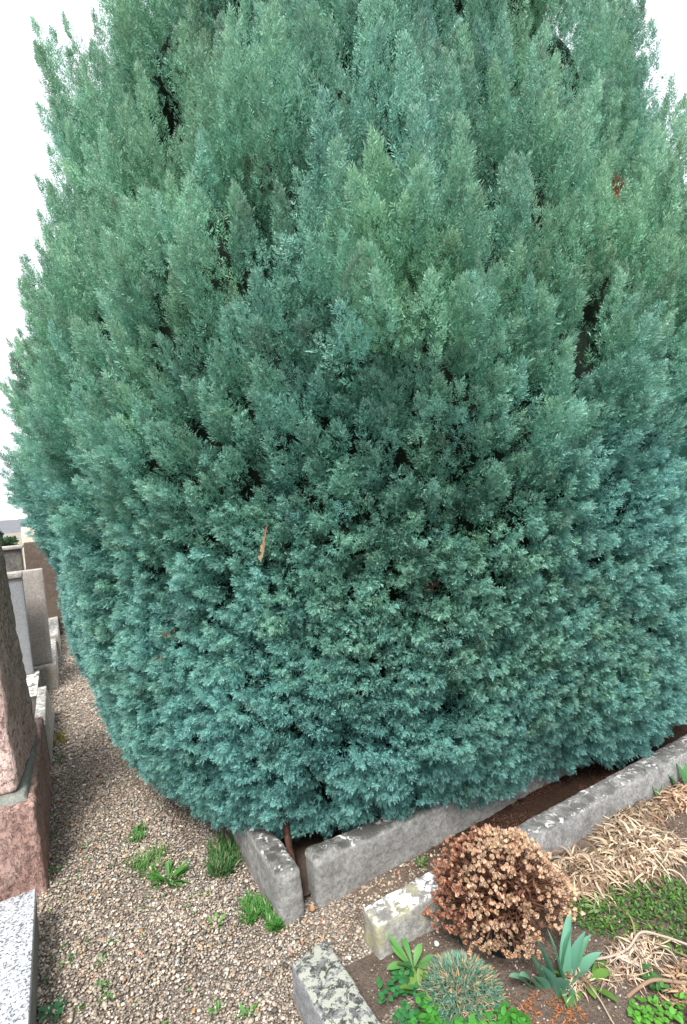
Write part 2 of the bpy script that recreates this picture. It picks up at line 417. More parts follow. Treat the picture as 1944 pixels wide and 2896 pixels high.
PAL = np.array([(.070, .066, .062), (.13, .12, .11), (.21, .18, .155), (.29, .24, .20), (.36, .31, .27), (.44, .39, .34), (.50, .43, .36), (.66, .63, .60), (.40, .23, .10), (.34, .16, .10), (.25, .27, .29)])
PW = np.array([.06, .10, .16, .20, .18, .13, .08, .03, .02, .01, .03])
def pebbles(pts, size, palw=PW):
    n = len(pts); V0, F0 = ico()
    sc = size[:, None] * rng.uniform(.75, 1.25, (n, 3)) * np.array([1.0, .78, .55])
    Vv = V0[None] * (1 + rng.normal(0, .09, (n, 12, 1)))
    Vv = Vv * sc[:, None, :]
    tilt = rng.normal(0, .35, n); ct, st = np.cos(tilt), np.sin(tilt)
    x, y, z = Vv[..., 0].copy(), Vv[..., 1].copy(), Vv[..., 2].copy()
    Vv[..., 0] = x * ct[:, None] + z * st[:, None]; Vv[..., 2] = -x * st[:, None] + z * ct[:, None]
    Vv = np.einsum('nij,nkj->nki', rotz_m(rng.uniform(0, 6.283, n)), Vv) + pts[:, None, :]
    col = PAL[rng.choice(len(PAL), n, p=palw / palw.sum())] * rng.uniform(.75, 1.3, (n, 1)) * np.array([1.0, .965, .895])
    colv = np.concatenate([np.repeat(col[:, None, :], 12, 1), np.ones((n, 12, 1))], -1)
    F = (F0[None] + 12 * np.arange(n)[:, None, None]).reshape(-1, 3)
    return Vv.reshape(-1, 3), F, colv.reshape(-1, 4)

def gravel_points(n, x0, x1, y0, y1):
    p = np.stack([rng.uniform(x0, x1, n), rng.uniform(y0, y1, n)], -1)
    return p
bare = lambda p: np.array([mnoise.noise((a * 2.3 + 5, b * 2.3, 0)) for a, b in p])
parts_ = []
p = gravel_points(56000, -.22, .78, 1.2, 4.3); b = bare(p)
near_kerb = smooth01(p[:, 0], .40, .62) * (p[:, 1] > 2.0)
keep = rng.random(len(p)) > np.clip(.15 + b * .9 + near_kerb * .62, .02, .88)
keep &= ~((p[:, 0] > .57) & (p[:, 1] < 1.735)) & ~((p[:, 0] > .655) & (p[:, 1] > 2.03))
p = p[keep]; s = rng.lognormal(math.log(.0047), .36, len(p)).clip(.0025, .012)
parts_.append((np.c_[p, s * .25 + .001 + rng.uniform(0, .004, len(p))], s))
p = gravel_points(24000, -.2, .66, 4.3, 10.0)
s = rng.lognormal(math.log(.0075), .3, len(p)).clip(.004, .016)
parts_.append((np.c_[p, s * .3], s))
p = gravel_points(2600, .74, 1.7, 1.74, 2.03)                      # sparser stones in the strip between the kerbs
keep = ~((p[:, 0] > .90) & (p[:, 1] < 1.80)) & (rng.random(len(p)) > .25 + .5 * smooth01(p[:, 0], 1.0, 1.6))
p = p[keep]; s = rng.lognormal(math.log(.005), .35, len(p)).clip(.0028, .012)
zz = np.array([stripz(a, c) for a, c in p])
parts_.append((np.c_[p, np.maximum(zz, 0) + s * .2], s))
V, F, Cc = pebbles(np.concatenate([a for a, _ in parts_]), np.concatenate([a for _, a in parts_]))
tag(mesh_np('gravel', V, F, MT_PEB, smooth=True, attr=Cc), 'loose multicoloured gravel covering the cemetery path', 'gravel', kind='stuff')
p = gravel_points(7000, .75, 3.2, .5, 1.66); s = rng.lognormal(math.log(.0026), .45, len(p)).clip(.002, .011)
zz = np.array([bedz(a, c) for a, c in p])
V, F, Cc = pebbles(np.c_[p, zz + s * .3], s)
tag(mesh_np('soil_crumbs', V, F, MT_PEB, smooth=True, attr=Cc), 'small stones and crumbs lying on the brown bed soil', 'stones', kind='stuff')

# ------------------------------------------------------------------ the conifer
CX, CY = 2.17, 3.48
TH_CAM = math.atan2(-CY, -CX)
ZT = np.array([.05, .12, .20, .42, .60, 1.0, 1.6, 2.0, 2.5, 3.45, 3.8, 4.4, 4.86, 5.4, 6.0, 6.6])
RT = np.array([1.50, 1.66, 1.76, 1.92, 2.00, 2.09, 2.18, 2.30, 2.28, 2.08, 1.99, 1.84, 1.52, 1.16, .72, .2]) - .09
AT = np.radians(np.array([-200, -158, -140, -124, -105, -86, -70, -50, 0, 100, 160]))
AF = np.array([.985, 1.045, 1.035, .93, .89, .885, 1.05, 1.15, 1.08, 1.0, 1.0])
def wrap(a): return (a + math.pi) % (2 * math.pi) - math.pi
def env_r(th, z):
    r = np.interp(z, ZT, RT)
    th2 = np.where(th > np.radians(160), th - 2 * np.pi, th)
    fac = np.interp(th2, AT, AF)
    left = np.exp(-(wrap(th - np.radians(165)) / np.radians(42)) ** 2)      # the path side is slimmer higher up
    slim = 1 - left * (.035 * smooth01(z, 2.3, 3.0) + .025 * smooth01(z, 3.0, 3.5) + .12 * smooth01(z, 3.9, 4.8) - .03 * smooth01(z, .5, 1.0) * (1 - smooth01(z, 2.0, 2.4)))
    return r * slim * (1 + (fac - 1) * (1 - smooth01(z, .35, 1.5)))

lob_n = 1400
lz = rng.uniform(.1, 6.2, lob_n); lth = rng.uniform(-math.pi, math.pi, lob_n)
lobes = []
for z_, t_ in sorted(zip(lz, lth)):
    r_ = float(np.interp(z_, ZT, RT))
    if all(math.hypot(wrap(t_ - b_) * r_, (z_ - a_) * .55) > .40 - .13 * float(smooth01(z_, 1.5, 3.0)) for a_, b_ in lobes): lobes.append((z_, t_))
lobes = np.array(lobes)
def pt_on_env(d):                                   # where a view ray meets the envelope
    for k in np.linspace(.9, 6, 1500):
        q = np.array(d) * k; q[2] += 1.75
        if q[2] < .05: break
        if math.hypot(q[0] - CX, q[1] - CY) < float(env_r(np.array(math.atan2(q[1] - CY, q[0] - CX)), np.array(q[2]))): return q
    return None
def vray(px, py):
    v = cr_ * (px - 972) - cu_ * (py - 1448) + cf_ * 1473
    return np.array(v.normalized())
# hollows and bosses of the real tree: (px, py, half width, half height, push)
FEAT = [(455, 200, .16, .55, -.17), (465, 390, .10, .3, -.25), (620, 130, .22, .3, -.28), (1330, 110, .16, .4, -.30), (1625, 280, .22, .55, -.22), (1560, 60, .2, .4, -.2),
        (1790, 340, .10, .4, -.18), (1870, 520, .10, .4, -.18), (1460, 600, .07, .3, -.14),
        (1130, 970, .11, .11, -.34), (1090, 620, .14, .30, .27), (1020, 640, .06, .25, -.16), (900, 840, .05, .16, -.16), (640, 330, .16, .28, .10), (900, 330, .2, .4, .12),
        (1218, 1665, .05, .05, -.26), (1000, 1610, .05, .04, -.22), (865, 1750, .035, .13, -.24), (485, 1640, .05, .12, -.2), (650, 1640, .05, .05, -.18), (820, 1600, .04, .06, -.18),
        (1265, 1990, .07, .07, -.26), (975, 2070, .06, .06, -.2), (615, 2155, .06, .05, -.22), (1400, 1830, .06, .05, -.14), (905, 2230, .05, .12, -.17), (460, 1990, .05, .08, -.16),
        (240, 1080, .07, .5, -.2), (700, 1120, .05, .1, -.16), (730, 1330, .05, .10, -.18), (1290, 1430, .05, .08, -.18), (1610, 960, .04, .2, -.15), (1680, 1330, .05, .2, -.14),
        (1545, 2120, .05, .15, -.15), (680, 2050, .26, .2, .05), (1060, 2170, .25, .14, .05), (1720, 1930, .28, .24, .08), (1300, 2080, .22, .16, .05), (1850, 1650, .25, .35, .08),
        (250, 1500, .14, .5, .06), (190, 700, .14, .6, .08), (132, 1130, .07, .7, -.40), (120, 520, .05, .5, -.14), (500, 900, .2, .4, .06), (1480, 1250, .2, .4, .06)]
feats = []
for px, py, sw, sh, d in FEAT:
    q = pt_on_env(vray(px, py))
    if q is not None: feats.append((math.atan2(q[1] - CY, q[0] - CX), q[2], sw, sh, d))

BOUGH = pt_on_env(vray(1090, 620))
def disp(th, z):
    r = env_r(th, z)
    du = wrap(th[:, None] - lobes[None, :, 1]) * r[:, None]
    dz = (z[:, None] - lobes[None, :, 0]) * .55
    dd_ = np.hypot(du, dz); near = dd_.argmin(1)
    d2 = np.sort(dd_, 1)
    saw = np.clip((z - lobes[near, 0]) / .24, -1, 1)                         # boughs overlap like shingles: each tip stands proud of the one above it
    a = .038 + .165 * smooth01(z, 1.2, 3.4)
    out = a * (np.clip((d2[:, 1] - d2[:, 0]) / .22, 0, 1) - .6)
    out = out + .095 * smooth01(z, 1.3, 3.0) * (saw - .15)
    for t_, z_, sw, sh, d in feats:
        e = (wrap(th - t_) * r / sw) ** 2 + ((z - z_) / sh) ** 2
        out = out + d * np.exp(-e * .9)
    return out

def crown():
    TH, Z, SCALE = [], [], []
    z = .16
    while z < 6.45:
        wz = smooth01(z, 1.2, 3.2)
        sp = (.066 + .062 * wz) * (1 + .22 * smooth01(z, 2.4, 3.8))
        r = float(np.interp(z, ZT, RT))
        for front in (True, False):
            s_ = sp if front else sp * 2.0
            n = max(3, int(2 * math.pi * r / s_))
            th = (np.arange(n) + rng.uniform(0, 1)) / n * 2 * math.pi - math.pi + rng.normal(0, .25, n) * s_ / r
            dev = np.abs(wrap(th - TH_CAM))
            k = (dev < R(112)) if front else (dev >= R(112))
            th = th[k]
            TH.append(wrap(th)); Z.append(z + rng.normal(0, sp * .3, len(th))); SCALE.append(np.full(len(th), 1.0 if front else 2.0))
        z += sp * (.85 if wz < .5 else .95)
    bt = math.atan2(BOUGH[1] - CY, BOUGH[0] - CX); nb = 46
    TH.append(bt + rng.normal(0, .048, nb)); Z.append(BOUGH[2] + rng.uniform(-.66, -.12, nb)); SCALE.append(np.ones(nb))
    TH = np.concatenate(TH); Z = np.concatenate(Z).clip(.10, 6.5); SCALE = np.concatenate(SCALE)
    rr = env_r(TH, Z) + disp(TH, Z)
    rr[-nb:] = env_r(TH[-nb:], Z[-nb:]) + .17 + .17 * rng.random(nb)
    n_ = np.stack([np.cos(TH), np.sin(TH), np.zeros_like(TH)], -1)
    slope = np.interp(Z, ZT[:-1], -np.diff(RT) / np.diff(ZT))
    nrm = unit(n_ + np.stack([0 * TH, 0 * TH, np.clip(slope, -1.2, 1.2)], -1))
    P = np.stack([CX + rr * np.cos(TH), CY + rr * np.sin(TH), Z], -1)
    w_ = smooth01(Z, 1.1, 3.2); w2 = smooth01(Z, 2.4, 3.8)
    low = 1 - smooth01(Z, .2, .55)
    up = np.array([0, 0, 1.0])
    ax = unit(nrm * (1 - .62 * w_)[:, None] + up * (.25 + .75 * w_ - .45 * low)[:, None] + rng.normal(0, .16, P.shape))
    L = (.080 + .203 * w_ + .11 * w2) * rng.uniform(.8, 1.25, len(P)) * SCALE ** .5
    RAD = (.052 + .019 * w_ + .026 * w2) * rng.uniform(.8, 1.25, len(P)) * SCALE
    M_ = ((94 + 68 * w_ + 110 * w2) / np.where(SCALE > 1, 2.0, 1)).astype(int)
    k2 = np.nonzero((SCALE == 1) & (rng.random(len(P)) < .62 - .22 * w2))[0]           # older foliage just behind the outer plumes
    P = np.concatenate([P, P[k2] - nrm[k2] * rng.uniform(.06, .12, (len(k2), 1)) + rng.normal(0, .03, (len(k2), 3))])
    ax = np.concatenate([ax, unit(ax[k2] + rng.normal(0, .3, (len(k2), 3)))]); nrm = np.concatenate([nrm, nrm[k2]])
    L = np.concatenate([L, L[k2]]); RAD = np.concatenate([RAD, RAD[k2] * 1.3]); M_ = np.concatenate([M_, (M_[k2] * .55).astype(int)])
    w_ = np.concatenate([w_, w_[k2]]); SCALE = np.concatenate([SCALE, np.full(len(k2), 1.45)]); Z = np.concatenate([Z, Z[k2]])
    ptone = np.clip(rng.normal(.54, .19, len(P)), 0, 1)
    ptone = np.clip(ptone + .36 * np.exp(-(((P - BOUGH + np.array([.12, .2, .38])) / np.array([.19, .19, .27])) ** 2).sum(1)), 0, 1)
    gz = np.array([mnoise.noise((a * .9, b * .9, c * .9)) for a, b, c in P])
    pk = np.clip(smooth01(Z, .6, 2.8) * .80 + gz * .55 + rng.normal(0, .13, len(P)) + .75 * np.exp(-(((P - BOUGH + np.array([.12, .2, .38])) / np.array([.19, .19, .27])) ** 2).sum(1)), 0, 1)
    idx = np.repeat(np.arange(len(P)), M_)
    N = len(idx)
    print('plumes', len(P), 'sprays', N)
    a = ax[idx]; nn = nrm[idx]; wv = w_[idx][:, None]; sc = SCALE[idx]
    e1 = unit(np.cross(a, nn + rng.normal(0, .05, nn.shape))); e2 = np.cross(a, e1)
    # e2 sign so that it faces outward
    sg = np.sign(np.sum(e2 * nn, -1, keepdims=True)); sg[sg == 0] = 1; e2 = e2 * sg
    psi = rng.uniform(-.15 * math.pi, 1.15 * math.pi, N)
    rad = e1 * np.cos(psi)[:, None] + e2 * np.sin(psi)[:, None]
    t = rng.random(N) ** .85
    prof = (1 - t) ** (.55 + .25 * wv[:, 0]) * np.minimum(1, .35 + t * 2) * (1 + .25 * wv[:, 0])
    base = P[idx] + a * (L[idx] * (t - .22 - .25 * (rng.random(N) < .25)))[:, None] * .95 + rad * (RAD[idx] * prof * rng.uniform(.55, 1.0, N))[:, None]
    d = unit(a * (.55 + .35 * wv + .5 * t[:, None]) + rad * (.75 - .25 * wv - .30 * t[:, None]) + up * (.12 + .2 * wv) + rng.normal(0, .2, a.shape))
    ls = (.0255 + .0095 * wv[:, 0]) * rng.uniform(.75, 1.3, N) * sc ** .8
    pn = unit(np.cross(d, rng.normal(0, 1, d.shape)))
    side = np.cross(d, pn)
    K = 8
    s_k = np.array([.12, .28, .42, .55, .68, .80, .92, 1.0]); sgn = np.array([1, -1, 1, -1, 1, -1, 1, 0.0])
    ang = np.radians([58, 54, 48, 42, 36, 30, 22, 0]); lk = np.array([.42, .44, .42, .40, .36, .32, .28, .30])
    curl = rng.normal(.10, .16, N)
    VV = np.empty((N, K, 4, 3), np.float32); CC = np.empty((N, K, 4, 4), np.float32); CC[..., 3] = 1
    tone = np.clip(ptone[idx] + rng.normal(0, .19, N), 0, 1); kd = np.clip(pk[idx] + rng.normal(0, .07, N), 0, 1)
    tipb = np.clip((t - .12) * 1.25, 0, 1) * rng.uniform(.35, 1, N)
    for k in range(K):
        q = base + d * (ls * s_k[k] * .8)[:, None] + pn * (curl * ls * s_k[k] ** 2)[:, None]
        ld = unit(d * math.cos(ang[k]) + side * (sgn[k] * math.sin(ang[k])) + pn * (curl * 1.4 * s_k[k])[:, None] + rng.normal(0, .13, d.shape))
        ll = ls * lk[k] * rng.uniform(.8, 1.25, N); wd = ll * (.30 - .06 * wv[:, 0])
        ws = unit(np.cross(ld, pn + rng.normal(0, .45, d.shape)))
        mid = q + ld * (ll * .5)[:, None]
        VV[:, k, 0] = q; VV[:, k, 1] = mid + ws * (wd * .5)[:, None]; VV[:, k, 2] = q + ld * ll[:, None]; VV[:, k, 3] = mid - ws * (wd * .5)[:, None]
        CC[:, k, :, 0] = np.clip(tone + rng.normal(0, .09, N), 0, 1)[:, None]
        g = tipb * (.35 + .65 * s_k[k])
        CC[:, k, 0, 1] = g * .2; CC[:, k, 1, 1] = g * .6; CC[:, k, 3, 1] = g * .6; CC[:, k, 2, 1] = g
        CC[:, k, :, 2] = kd[:, None]
    return VV.reshape(-1, 3), np.arange(N * K * 4, dtype=np.int32).reshape(-1, 4), CC.reshape(-1, 4)

tree = thing('conifer_tree', 'huge dense blue green conifer clipped round at the bottom, filling its grave plot', 'tree', (CX, CY, 0))
V, F, Cc = crown()
at0(mesh_np('crown', V, F, MT_CON, tree, attr=Cc), tree)
del V, F, Cc
def inner():  # solid dark core added inside the crown to block light and darken gaps
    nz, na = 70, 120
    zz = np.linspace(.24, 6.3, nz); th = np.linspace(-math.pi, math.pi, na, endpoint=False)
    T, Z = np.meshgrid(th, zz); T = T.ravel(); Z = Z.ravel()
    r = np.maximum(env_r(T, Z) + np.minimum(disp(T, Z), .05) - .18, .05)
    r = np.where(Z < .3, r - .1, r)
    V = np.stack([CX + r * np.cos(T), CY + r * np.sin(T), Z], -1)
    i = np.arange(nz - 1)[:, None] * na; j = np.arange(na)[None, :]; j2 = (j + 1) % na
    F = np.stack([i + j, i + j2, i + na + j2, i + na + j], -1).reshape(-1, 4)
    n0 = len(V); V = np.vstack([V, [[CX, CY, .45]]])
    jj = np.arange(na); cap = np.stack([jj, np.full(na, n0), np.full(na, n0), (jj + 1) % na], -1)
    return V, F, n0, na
V, F, n0, na = inner()
me = bpy.data.meshes.new('light_block_core')
me.from_pydata([tuple(v) for v in V], [], [tuple(f) for f in F] + [(j, n0, (j + 1) % na) for j in range(na)])
me.materials.append(MT_INNER); me.polygons.foreach_set('use_smooth', np.ones(len(me.polygons), bool))
at0(link(bpy.data.objects.new('light_block_core', me), tree), tree)

def tube(mb, pts, radii, n=8, col=(.2, .12, .08, 1), wob=0):
    pts = [Vector(p) for p in pts]; rings = []
    for i, p in enumerate(pts):
        d = (pts[min(i + 1, len(pts) - 1)] - pts[max(i - 1, 0)]).normalized()
        x = d.orthogonal().normalized() if i == 0 else (x - d * x.dot(d)).normalized()
        y = d.cross(x)
        rings.append([p + (x * math.cos(6.2832 * k / n) + y * math.sin(6.2832 * k / n)) * radii[i] * (1 + wob * mnoise.noise(p * 30 + Vector((k, 0, 0)))) for k in range(n)])
    vs_ = [v for r_ in rings for v in r_] + [pts[0], pts[-1]]
    fs = []
    for i in range(len(pts) - 1):
        for k in range(n):
            fs.append((i * n + k, i * n + (k + 1) % n, (i + 1) * n + (k + 1) % n, (i + 1) * n + k))
    m_ = len(pts) * n
    fs += [(m_, (k + 1) % n, k) for k in range(n)] + [(m_ + 1, (len(pts) - 1) * n + k, (len(pts) - 1) * n + (k + 1) % n) for k in range(n)]
    mb.add(vs_, fs, col)
mb = MB()
tube(mb, [(CX, CY, -.1), (CX + .03, CY, .5), (CX, CY + .02, 1.6), (CX, CY, 3.2), (CX, CY, 5.8)], [.20, .16, .13, .09, .02], 14, wob=.2)
at0(mb.build('trunk', MT_BARK, tree), tree)
mb = MB()
tube(mb, [(.800, 2.165, -.03), (.806, 2.19, .06), (.803, 2.23, .15), (.815, 2.30, .25), (.85, 2.42, .36), (.95, 2.6, .5), (1.2, 2.9, .9)], [.016, .017, .017, .019, .02, .022, .022], 10, (.2, .12, .08, 1), .5)
at0(mb.build('branch', MT_BARK, tree), tree)
# bare branch under the protruding bough
q = pt_on_env(vray(1122, 930))
if q is not None:
    qq = pt_on_env(vray(1080, 830)); nn = unit(np.array([q[0] - CX, q[1] - CY, 0]))
    mb = MB(); a_ = q - nn * .16 - np.array([0, 0, .06]); b_ = qq + nn * .03
    tube(mb, [a_, a_ * .55 + b_ * .45 + nn * .02, b_, b_ + (b_ - a_) * .35], [.009, .008, .006, .003], 8)
    at0(mb.build('branch', MT_BARK, tree), tree)
# browned dead sprays on the tree and a dry twig caught in it
def smooth_path(pts, k=6):
    P_ = [Vector(p) for p in pts]; out = []
    for i in range(len(P_) - 1):
        p0, p1, p2, p3 = P_[max(i - 1, 0)], P_[i], P_[i + 1], P_[min(i + 2, len(P_) - 1)]
        for j in range(k):
            t = j / k
            out.append(.5 * (2 * p1 + (p2 - p0) * t + (2 * p0 - 5 * p1 + 4 * p2 - p3) * t * t + (3 * p1 - p0 - 3 * p2 + p3) * t ** 3))
    return out + [P_[-1]]
def spray_kites(mb, c, up_, spread, n, L, col, rs):
    for _ in range(n):
        d = Vector((up_[0] + rs.gauss(0, spread), up_[1] + rs.gauss(0, spread), up_[2] + rs.gauss(0, spread))).normalized()
        s = d.orthogonal().normalized(); s.rotate(Matrix.Rotation(rs.uniform(0, 6.28), 3, d))
        p = Vector(c) + d * rs.uniform(0, L * .6) + Vector((rs.gauss(0, L * .2), rs.gauss(0, L * .2), rs.gauss(0, L * .2)))
        l = L * rs.uniform(.3, .6); k = rs.uniform(.7, 1.25)
        cc = (col[0] * k, col[1] * k, col[2] * k, 1)
        mb.add([p, p + d * l * .5 + s * l * .16, p + d * l, p + d * l * .5 - s * l * .16], [(0, 1, 2, 3)], cc)
rs = random.Random(3)
for (px, py, n, L, col, dep) in ((1218, 1668, 60, .045, (.17, .075, .05), -.10), (1740, 545, 40, .06, (.20, .10, .06), .10), (480, 1805, 18, .04, (.20, .09, .05), .07), (450, 1872, 18, .035, (.24, .11, .07), .08)):
    q = pt_on_env(vray(px, py)); 
    if q is None: continue
    v = vray(px, py); q = q - v * (dep + .02)
    mb = MB(); spray_kites(mb, q, (0, -.2, .9), .6, n, L, col, rs)
    at0(mb.build('dead_spray', MT_DRY, tree, False), tree)['label'] = 'dead brown spray'
q = pt_on_env(vray(745, 1540)); v = vray(745, 1540)
q = Vector(q - v * .16)
up_ = Vector((.05, 0, 1)); sd_ = Vector((.87, -.48, 0))
mb = MB()
tube(mb, [q - up_ * .062 - sd_ * .012, q, q + up_ * .075 + sd_ * .018], [.0025, .002, .0008], 6, (.40, .22, .12, 1))
for i in range(26):
    f = i / 25; b_ = q + up_ * (-.060 + .12 * f) + sd_ * (-.012 + .026 * f)
    d = (up_ * .9 + sd_ * (.42 if i % 2 else -.42) * rs.uniform(.4, 1) + Vector((0, rs.uniform(-.5, .2), 0))).normalized(); l = .024 * (1.05 - .5 * f) * rs.uniform(.7, 1.2)
    s = d.cross(Vector((.48, .87, 0))).normalized()
    mb.add([b_, b_ + d * l * .5 + s * l * .17, b_ + d * l, b_ + d * l * .5 - s * l * .17], [(0, 1, 2, 3)], (.46 * (1.1 - .55 * f) * rs.uniform(.6, 1.1), .25 * (1.15 - .75 * f), .15 * (1.2 - .7 * f), 1))
tag(mb.build('dry_twig', MT_DRY, None, False), 'orange brown dry twig lying upright on the front of the conifer', 'twig')

# far conifer and hedge behind the tombs
def far_plant(name, label, c, rx, ry, rz, n, leaf, col, trunk_h=.4, cone=False):
    t = thing(name, label, 'hedge' if name == 'hedge' else 'tree', (c[0], c[1], 0))
    d = unit(rng.normal(0, 1, (n, 3))); rr = rng.uniform(.55, 1, (n, 1)) ** .4
    P = d * rr * np.array([rx, ry, rz]) * (1 + .12 * np.sin(7 * d[:, :1] + 5 * d[:, 2:]))
    if cone:
        u = rng.random(n); zz = rz * (2 * u - 1); a = rng.uniform(0, 6.283, n); r0 = rx * (1 - u) ** .8 * rng.uniform(.6, 1.05, n)
        P = np.stack([r0 * np.cos(a), r0 * np.sin(a), zz], -1)
    elif name == 'hedge':
        P = rng.uniform(-1, 1, (n, 3)) * np.array([rx, ry, rz])
    P = P + np.array([0, 0, rz + trunk_h])
    dd = unit(rng.normal(0, 1, (n, 3)) + np.array([0, 0, .6])); ss = unit(np.cross(dd, rng.normal(0, 1, (n, 3))))
    l = leaf * rng.uniform(.7, 1.3, (n, 1))
    V = np.stack([P, P + dd * l * .5 + ss * l * .3, P + dd * l, P + dd * l * .5 - ss * l * .3], 1).reshape(-1, 3)
    cc = np.array(col)[None] * rng.uniform(.6, 1.4, (n, 1)); cc = np.concatenate([np.repeat(cc[:, None], 4, 1), np.ones((n, 4, 1))], -1)
    mesh_np('crown', V, np.arange(n * 4).reshape(-1, 4), MT_ATT, t, attr=cc.reshape(-1, 4))
    mb = MB(); tube(mb, [(0, 0, -.1), (0, 0, trunk_h + rz)], [rx * .12, rx * .06], 8); mb.build('trunk', MT_BARK, t)
far_plant('conifer_tree', 'dark green conical tree far off behind the tombstones', (-2.15, 22.5), .70, .70, 1.0, 5000, .22, (.025, .06, .045), .2, True)
far_plant('hedge', 'small clipped green hedge far off behind the dark tombstone', (-1.22, 18), .17, .3, .67, 3000, .12, (.04, .085, .035), .02)

# ------------------------------------------------------------------ small plants
def blade(mb, base, az, el, L, W, bend, col, seg=7, fold=.25, tipc=None, twist=0, shape=1.0, curl=0):
    """one leaf: a curved, slightly folded strip"""
    h = Vector((math.cos(az), math.sin(az), 0)); p = Vector(base); e = el
    vs_ = []; cs = []
    for i in range(seg + 1):
        f = i / seg
        d = h * math.cos(e) + Vector((0, 0, 1)) * math.sin(e)
        s = Vector((-h.y, h.x, 0)); s.rotate(Matrix.Rotation(twist * f, 3, d)); n = s.cross(d) * -1
        wd = W * .5 * (math.sin(math.pi * min(1, .12 + .88 * f) ** shape) ** .8 if f < 1 else 0.02)
        vs_ += [p - s * wd + n * wd * fold, p, p + s * wd + n * wd * fold]
        k = 1.0 if tipc is None else f ** 2
        c = col if tipc is None else tuple(col[j] * (1 - k) + tipc[j] * k for j in range(3))
        cs += [(c[0], c[1], c[2], 1)] * 3
        p = p + d * (L / seg); e -= bend / seg
        if curl: h.rotate(Matrix.Rotation(curl / seg, 3, 'Z'))
    fs = []
    for i in range(seg):
        a = i * 3
        fs += [(a, a + 1, a + 4, a + 3), (a + 1, a + 2, a + 5, a + 4)]
    mb.add(vs_, fs, cs)

def jit(c, rs, a=.2):
    k = rs.uniform(1 - a, 1 + a)
    return (c[0] * k * rs.uniform(.92, 1.08), c[1] * k, c[2] * k * rs.uniform(.92, 1.08))

G_BR = (.085, .25, .050); G_MID = (.060, .165, .045); G_YEL = (.17, .29, .045); G_TUL = (.19, .44, .30); G_DIA = (.15, .29, .21)
STRAW = (.50, .385, .275); TAN = (.55, .36, .22)

def grass(name, label, cat, spots, n, h_, wd, col, seed, dry=0, group=None, z=0.0):
    rs = random.Random(seed); mb = MB()
    cx = sum(s[0] for s in spots) / len(spots); cy = sum(s[1] for s in spots) / len(spots)
    for (x, y, sp) in spots:
        for _ in range(n):
            r_ = sp * math.sqrt(rs.random()); a = rs.uniform(0, 6.283)
            c = jit(STRAW, rs) if rs.random() < dry else jit(col, rs, .3)
            blade(mb, (x + r_ * math.cos(a) - cx, y + r_ * math.sin(a) - cy, z - .004), rs.uniform(0, 6.283), rs.uniform(.6, 1.45), h_ * rs.uniform(.5, 1.25), wd * rs.uniform(.7, 1.3), rs.uniform(.2, 1.1), c, 4, .3)
    o = mb.build(name, MT_ATT, None); o.location = (cx, cy, 0)
    return tag(o, label, cat, group)

def rosette(name, label, cat, x, y, n, L, W, col, seed, el=(.25, .9), bend=.6, z=0.0, group=None, spread=.006, shape=1.5, parts=False):
    rs = random.Random(seed); mb = MB()
    t = thing(name, label, cat, (x, y, z), 0, group) if parts else None
    for i in range(n):
        a = i * 2.4 + rs.uniform(-.4, .4); e = rs.uniform(*el)
        if parts: mb = MB()
        blade(mb, (math.cos(a) * spread * rs.random(), math.sin(a) * spread * rs.random(), -.003), a, e, L * rs.uniform(.65, 1.15), W * rs.uniform(.8, 1.2), bend * rs.uniform(.4, 1.3), jit(col, rs, .22), 7, .22, None, rs.uniform(-.4, .4), shape)
        if parts: mb.build('leaf', MT_ATT, t)
    if parts: return t
    o = mb.build(name, MT_ATT, None); o.location = (x, y, z)
    return tag(o, label, cat, group)

WG = 'weeds growing in the gravel path'
grass('grass_clump', 'dense dark green grass clump under the skirt of the conifer beside the kerb', 'grass', [(.58, 2.56, .075), (.60, 2.66, .07), (.55, 2.50, .05)], 330, .075, .0042, G_MID, 1, .08, WG)
grass('grass_clump', 'bright green grassy weeds along the foot of the concrete kerb end', 'grass', [(.635, 2.16, .035), (.60, 2.22, .045), (.645, 2.08, .025), (.57, 2.15, .03), (.648, 2.04, .015)], 150, .05, .0048, G_BR, 2, .03, WG)
grass('grass_clump', 'feathery pale green weed just behind the large dandelion rosette', 'weed', [(.255, 2.72, .06), (.30, 2.82, .05), (.21, 2.80, .05)], 80, .06, .004, (.11, .26, .06), 3, .05, WG)
rosette('weed_plant', 'large dandelion like rosette of long green leaves in the gravel', 'weed', .32, 2.60, 44, .098, .015, G_BR, 4, (.25, 1.25), .7, 0, WG, .04, 1.8, True)
rosette('weed_plant', 'pale green seedling with a few spoon shaped leaves alone on bright gravel', 'weed', .437, 2.205, 7, .055, .012, (.12, .30, .07), 5, (.2, .9), .5, 0, WG, .006, 2.2, True)
rosette('weed_plant', 'clover like weed at the foot of the granite tomb near the lower corner', 'weed', -.165, 2.17, 9, .05, .022, (.06, .20, .085), 6, (.2, .8), .6, 0, WG, .012, 1.7, True)
grass('grass_clump', 'fuzzy green tuft in the gravel farther up the path than the large rosette', 'weed', [(.235, 3.03, .035), (.25, 3.10, .03)], 55, .05, .006, G_BR, 7, 0, WG)
